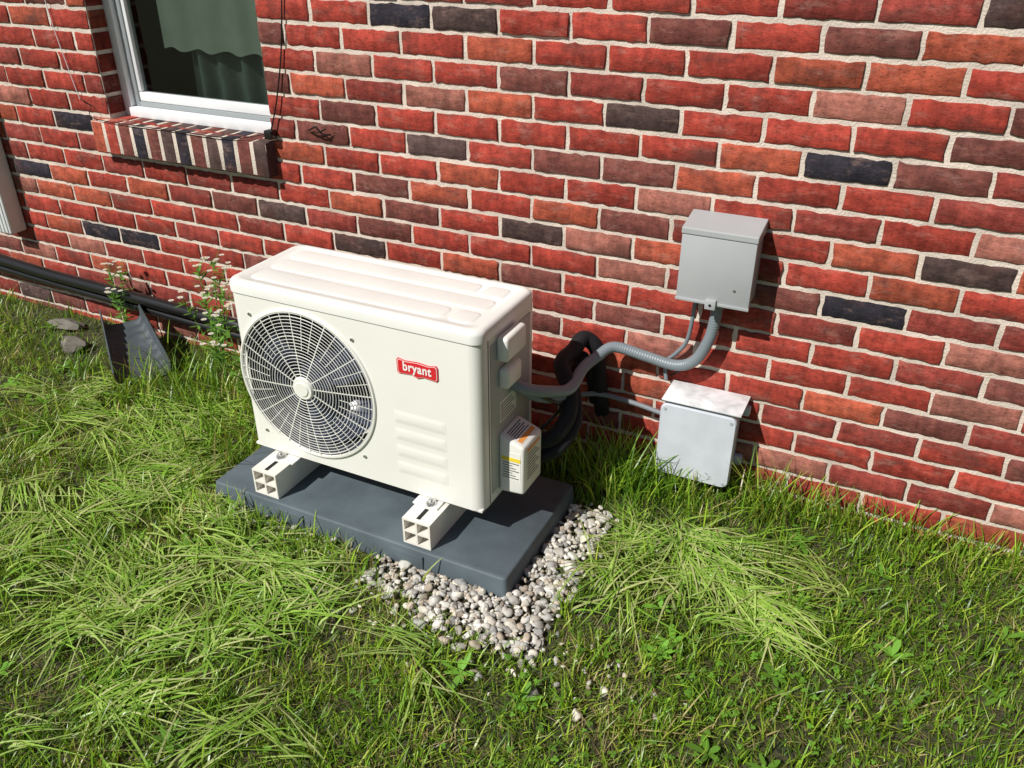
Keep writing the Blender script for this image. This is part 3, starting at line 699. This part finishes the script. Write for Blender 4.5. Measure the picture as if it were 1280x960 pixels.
blades("tall_grass",x,y,gh(x,y),rng.uniform(0,6.283,m),hh,hh*rng.uniform(.15,.8,m),rng.uniform(.003,.0055,m),gcol(m,x,y),M_grass,lawn,seg=5,droop=.15)
V=[];loops=[];st=[];tt=[];C=[]
def leaf(px_,py_,pz_,a,L_,w_,tilt,col):
    b0=len(V); ca,sa=math.cos(a),math.sin(a); K=[(0,0),(.3,.42),(.65,.5),(.9,.28),(1,0),(.9,-.28),(.65,-.5),(.3,-.42)]
    for u,v_ in K:
        dx=u*L_*math.cos(tilt); V.append((px_+dx*ca-v_*w_*sa,py_+dx*sa+v_*w_*ca,pz_+u*L_*math.sin(tilt)-.3*u*u*L_*.5+abs(v_)*w_*.25)); C.append(col)
    st.append(len(loops)); tt.append(8); loops.extend(range(b0,b0+8))
cl_c=[(.9,-.55,.22),(1.05,-.4,.2),(.75,-.75,.15),(-1.7,-.75,.3),(-2.1,-.6,.3),(.35,-1.2,.2),(.6,-.95,.2)]
for (a_,b_,s_) in cl_c:
    for i in range(60):
        qx,qy=random.gauss(a_,s_),min(-.03,random.gauss(b_,s_*.7))
        if px0-.03<qx<px1+.03 and py0-.03<qy<py1+.03: continue
        if gravel_w(np.array(qx),np.array(qy))>.3: continue
        g=random.uniform(.7,1.3); col=np.array([.17,.38,.045])*g; z=float(gh(qx,qy))+random.uniform(.012,.03); a0=random.random()*6.28
        s2=random.uniform(.006,.011)
        for k in range(3): leaf(qx,qy,z,a0+k*2.09,s2,s2*.95,random.uniform(.0,.3),col)
for i in range(110):
    qx,qy=random.uniform(-2.8,1.6),random.uniform(-1.7,-.05)
    if px0-.08<qx<px1+.08 and py0-.08<qy<py1+.08: continue
    if gravel_w(np.array(qx),np.array(qy))>.2: continue
    nl=random.randint(4,8); a0=random.random()*6.28; g=random.uniform(.7,1.2)
    for k in range(nl): leaf(qx,qy,float(gh(qx,qy))+.012,a0+k*6.28/nl+random.gauss(0,.2),random.uniform(.03,.06),random.uniform(.009,.018),random.uniform(.15,.7),np.array([.19,.42,.05])*g)
big_mesh("low_weeds",np.array(V),loops,st,tt,np.array(C),M_grass,lawn)

M_clip=attr_mat("cut_grass",.36,.55,transl=.3)
X=[];Y=[];A=[];Ln=[];Hh=[]
cl=[(-.95,-1.15,.24,.12,330,.5),(-.48,-1.28,.2,.09,300,.3),(-1.3,-1.03,.25,.09,300,.2),(-1.35,-.50,.20,.09,420,.1),(-1.15,-.64,.12,.10,280,.4),(.44,-.42,.11,.08,300,-.5),(.60,-.53,.13,.06,260,-.5),(.33,-.62,.06,.08,80,-.9),(-.62,-.93,.2,.05,330,.3),(-.75,-1.35,.18,.07,220,.7),(-1.75,-.65,.25,.09,240,.2),(-.15,-1.08,.2,.05,60,-.2),(-1.0,-.85,.12,.06,260,.2),(.8,-.35,.15,.06,60,-.4),(-.3,-1.5,.4,.12,60,.3)]
for (a_,b_,sx_,sy_,k,ang) in cl:
    nb=max(1,k//20)
    for q in range(nb):
        ox,oy=rng.normal(a_,sx_),rng.normal(b_,sy_); aa=ang+rng.normal(0,.75)+(math.pi if rng.random()<.5 else 0)
        kk=k//nb
        X.append(rng.normal(ox,.028,kk));Y.append(rng.normal(oy,.022,kk));A.append(rng.normal(aa,.34,kk));Ln.append(rng.uniform(.06,.24,kk));Hh.append(rng.uniform(.02,.075,kk))
x=np.concatenate(X);y=np.concatenate(Y);A=np.concatenate(A);Ln=np.concatenate(Ln);Hh=np.concatenate(Hh)
ex=x+np.cos(A)*Ln;ey=y+np.sin(A)*Ln
def inpad(x,y,m=.01): return (x>px0-m)&(x<px1+m)&(y>py0-m)&(y<py1+m)
ok=(y<-.03)&(ey<-.02)&~inpad(x,y)&~inpad(ex,ey)&~inpad((x+ex)/2,(y+ey)/2)&(gravel_w(x,y)<.5); x,y,A,Ln,Hh=x[ok],y[ok],A[ok],Ln[ok],Hh[ok]; m=len(x)
c=np.array([[.36,.58,.09],[.48,.66,.17],[.24,.46,.05],[.56,.62,.26]])[rng.integers(0,4,m)]*rng.uniform(.7,1.2,(m,1))
blades("cut_grass_clumps",x,y,gh(x,y)+.020,A,Hh,Ln,rng.uniform(.003,.0075,m),c,M_clip,None,seg=6,droop=.85,bend=rng.normal(0,.28,m))

# ------------------------------------------------------------ gravel
bm=bmesh.new(); bmesh.ops.create_icosphere(bm,subdivisions=2,radius=1); bm.verts.index_update()
sv=np.array([v.co[:] for v in bm.verts]); sf=np.array([[v.index for v in f.verts] for f in bm.faces]); bm.free()
NS=1300; gx_=rng.uniform(-.95,.40,NS*9); gy_=rng.uniform(-1.02,-.28,NS*9); wgt=gravel_w(gx_,gy_)**1.2
k=(rng.random(len(gx_))<wgt)&~inpad(gx_,gy_,.004); gx_,gy_=gx_[k][:NS],gy_[k][:NS]
ex_x=rng.normal(-.02,.26,170);ex_y=rng.normal(-.91,.06,170);kk=~inpad(ex_x,ex_y,.01)&(ex_y>-1.1); gx_=np.concatenate([gx_,ex_x[kk]]);gy_=np.concatenate([gy_,ex_y[kk]])
NS=len(gx_); PV=[];CC=[];FFs=[]
gcs=np.array([[.57,.55,.50],[.66,.64,.60],[.47,.44,.39],[.38,.37,.35],[.68,.63,.54],[.46,.39,.31]])
for i in range(NS):
    s=rng.lognormal(math.log(.0095),.38); sc=np.array([1,rng.uniform(.6,.95),rng.uniform(.45,.8)])*s
    v=sv.copy()
    for q in range(8):
        d=rng.normal(size=3); d/=np.linalg.norm(d); c0=rng.uniform(.45,.75); t=v@d; v=v-np.outer(np.maximum(t-c0,0),d)
    v=v*sc
    a=rng.uniform(0,6.28); Rz=np.array([[math.cos(a),-math.sin(a),0],[math.sin(a),math.cos(a),0],[0,0,1]]); ti=rng.normal(0,.35); Rx=np.array([[1,0,0],[0,math.cos(ti),-math.sin(ti)],[0,math.sin(ti),math.cos(ti)]])
    v=v@Rx.T@Rz.T+np.array([gx_[i],gy_[i],float(gh(gx_[i],gy_[i]))+rng.uniform(.002,.016)])
    FFs.append(sf+len(PV)*len(sv)); PV.append(v); CC.append(np.repeat((gcs[rng.integers(0,6)]*rng.uniform(.7,1.2))[None],len(sv),0))
PV=np.concatenate(PV);FFs=np.concatenate(FFs)
big_mesh("gravel",PV,FFs.ravel(),np.arange(len(FFs))*3,np.full(len(FFs),3),np.concatenate(CC),attr_mat("gravel_stone",.85,.25,bump=(120,.4,.003),mottle=(70,.3)))

# dark plastic splash block by the wall: flared ribbed trough with side walls
Ve=[];Fe=[]; A0=Vector((-1.97,-.13,.10)); A1=Vector((-1.66,-.33,.012)); ax=(A1-A0); sd=Vector((ax.y,-ax.x,0)).normalized(); nu=40
prof=[(-1,.075),(-.95,.078),(-.90,.020),(-.7,.004),(-.2,.0),(.2,.0),(.7,.004),(.90,.020),(.95,.078),(1,.075)]
for i in range(nu+1):
    t=i/nu; c0=A0+ax*t; wd=.075+.03*t; rib_=.004*math.sin(t*50)
    for u,hh_ in prof: Ve.append(tuple(c0+sd*(u*wd)+Vector((0,0,hh_*(1-.3*t)+(rib_ if abs(u)<.8 else 0)))))
k_=len(prof)
for i in range(nu):
    for j in range(k_-1): Fe.append((i*k_+j,i*k_+j+1,(i+1)*k_+j+1,(i+1)*k_+j))
o=mesh_obj("splash_block",Ve,Fe,M_splash,None,smooth=True,sharp=40); s=o.modifiers.new("s",'SOLIDIFY'); s.thickness=.005
def rock(name,c,s,m,seed):
    r=np.random.default_rng(seed); v=sv.copy()
    for q in range(9):
        d=r.normal(size=3); d/=np.linalg.norm(d); t=v@d; v=v-np.outer(np.maximum(t-.6,0),d)
    v=v*np.array(s)+np.array(c); mesh_obj(name,v,sf,m,None)
rock("concrete_chunk",(-2.15,-.24,.01),(.085,.06,.045),M_concrete,1)
rock("concrete_chunk.001",(-2.35,-.12,.01),(.1,.06,.035),M_concrete,2)

M_stem=attr_mat("weed",.5,.3,transl=.25)
def flower_weed(name,bx_,by_,hs):
    V=[];lo=[];s_=[];t_=[];Cc=[]
    def tri_tube(P,r,col):
        P=catmull(P,5)
        b0=len(V)
        for i,p_ in enumerate(P):
            for k in range(3): a=k*2.094; V.append((p_.x+r*math.cos(a),p_.y+r*math.sin(a),p_.z)); Cc.append(col)
        for i in range(len(P)-1):
            for k in range(3):
                s_.append(len(lo)); t_.append(4); lo.extend([b0+i*3+k,b0+i*3+(k+1)%3,b0+(i+1)*3+(k+1)%3,b0+(i+1)*3+k])
        return P
    def petal(c,a,L_,w_,tl,col):
        b0=len(V)
        for u,v_ in ((0,-.3),(.6,-.5),(1,-.2),(1,.2),(.6,.5),(0,.3)):
            V.append((c.x+u*L_*math.cos(a)-v_*w_*math.sin(a),c.y+u*L_*math.sin(a)+v_*w_*math.cos(a),c.z+u*L_*tl)); Cc.append(col)
        s_.append(len(lo)); t_.append(6); lo.extend(range(b0,b0+6))
    for (dx,dy,h) in hs:
        g=np.array([.15,.32,.05]); P=tri_tube([(bx_,by_,0),(bx_+dx*.3,by_+dy*.3,h*.45),(bx_+dx*.8,by_+dy*.8,h*.85),(bx_+dx,by_+dy,h)],.0018,g)
        for i in range(3,len(P)-2):
            for q in range(2): petal(P[i],random.random()*6.28,random.uniform(.03,.07)*(1-.5*i/len(P)),.011,random.uniform(-.1,.7),g*random.uniform(.7,1.2))
        tip=P[-1]
        for q in range(random.randint(4,7)):
            e_=tip+Vector((random.gauss(0,.022),random.gauss(0,.022),random.uniform(0,.04)))
            tri_tube([tuple(P[-4]),tuple((P[-4]+e_)/2+Vector((0,0,.004))),tuple(e_)],.0009,g)
            for k in range(11): petal(e_,k*.571,.0105,.0042,.15,np.array([.8,.8,.78]))
            for k in range(6): petal(e_+Vector((0,0,.0018)),k*1.047,.0032,.003,.1,np.array([.7,.5,.05]))
    big_mesh(name,np.array(V),lo,s_,t_,np.array(Cc),M_stem)
flower_weed("flowering_weed",-1.36,-.22,[(-.06,.02,.46),(.0,-.03,.38),(-.12,-.02,.34),(.07,.0,.40),(-.02,.06,.48),(.05,-.05,.29),(.03,.03,.44)])
flower_weed("flowering_weed.001",-2.02,-.07,[(-.04,.0,.28),(.05,-.02,.31),(0,-.04,.20)])
flower_weed("flowering_weed.002",-1.15,-.32,[(-.06,.0,.36),(.03,.02,.40),(-.1,-.03,.26)])

# ------------------------------------------------------------ light, sky, camera
d=Vector((.50,1.0,-1.14)).normalized()
sl=bpy.data.lights.new("sun",'SUN'); sl.energy=5.0; sl.angle=rad(.5); sl.color=(1,.97,.91)
so=bpy.data.objects.new("sun",sl); so.rotation_euler=d.to_track_quat('-Z','Y').to_euler(); so.location=(-2,-5,6); COL.objects.link(so)
W=bpy.data.worlds.new("World"); S.world=W; W.use_nodes=True; nt=W.node_tree
bg=nt.nodes["Background"]; sk=nt.nodes.new("ShaderNodeTexSky"); sk.sky_type='NISHITA'; sk.sun_disc=False
sk.sun_elevation=math.asin(-d.z); sk.sun_rotation=math.atan2(-d.x,-d.y)
nt.links.new(sk.outputs[0],bg.inputs[0]); bg.inputs[1].default_value=.05
cam=bpy.data.cameras.new("camera"); co=bpy.data.objects.new("camera",cam); COL.objects.link(co)
cam.sensor_width=36; cam.lens=1060/1280*36; cam.clip_end=500; cam.clip_start=.02
co.location=(.816,-2.234,1.564); co.rotation_euler=(rad(90-29.303),0,rad(26.135))
S.camera=co
S.view_settings.view_transform='Standard'; S.view_settings.look='None'; S.view_settings.exposure=0
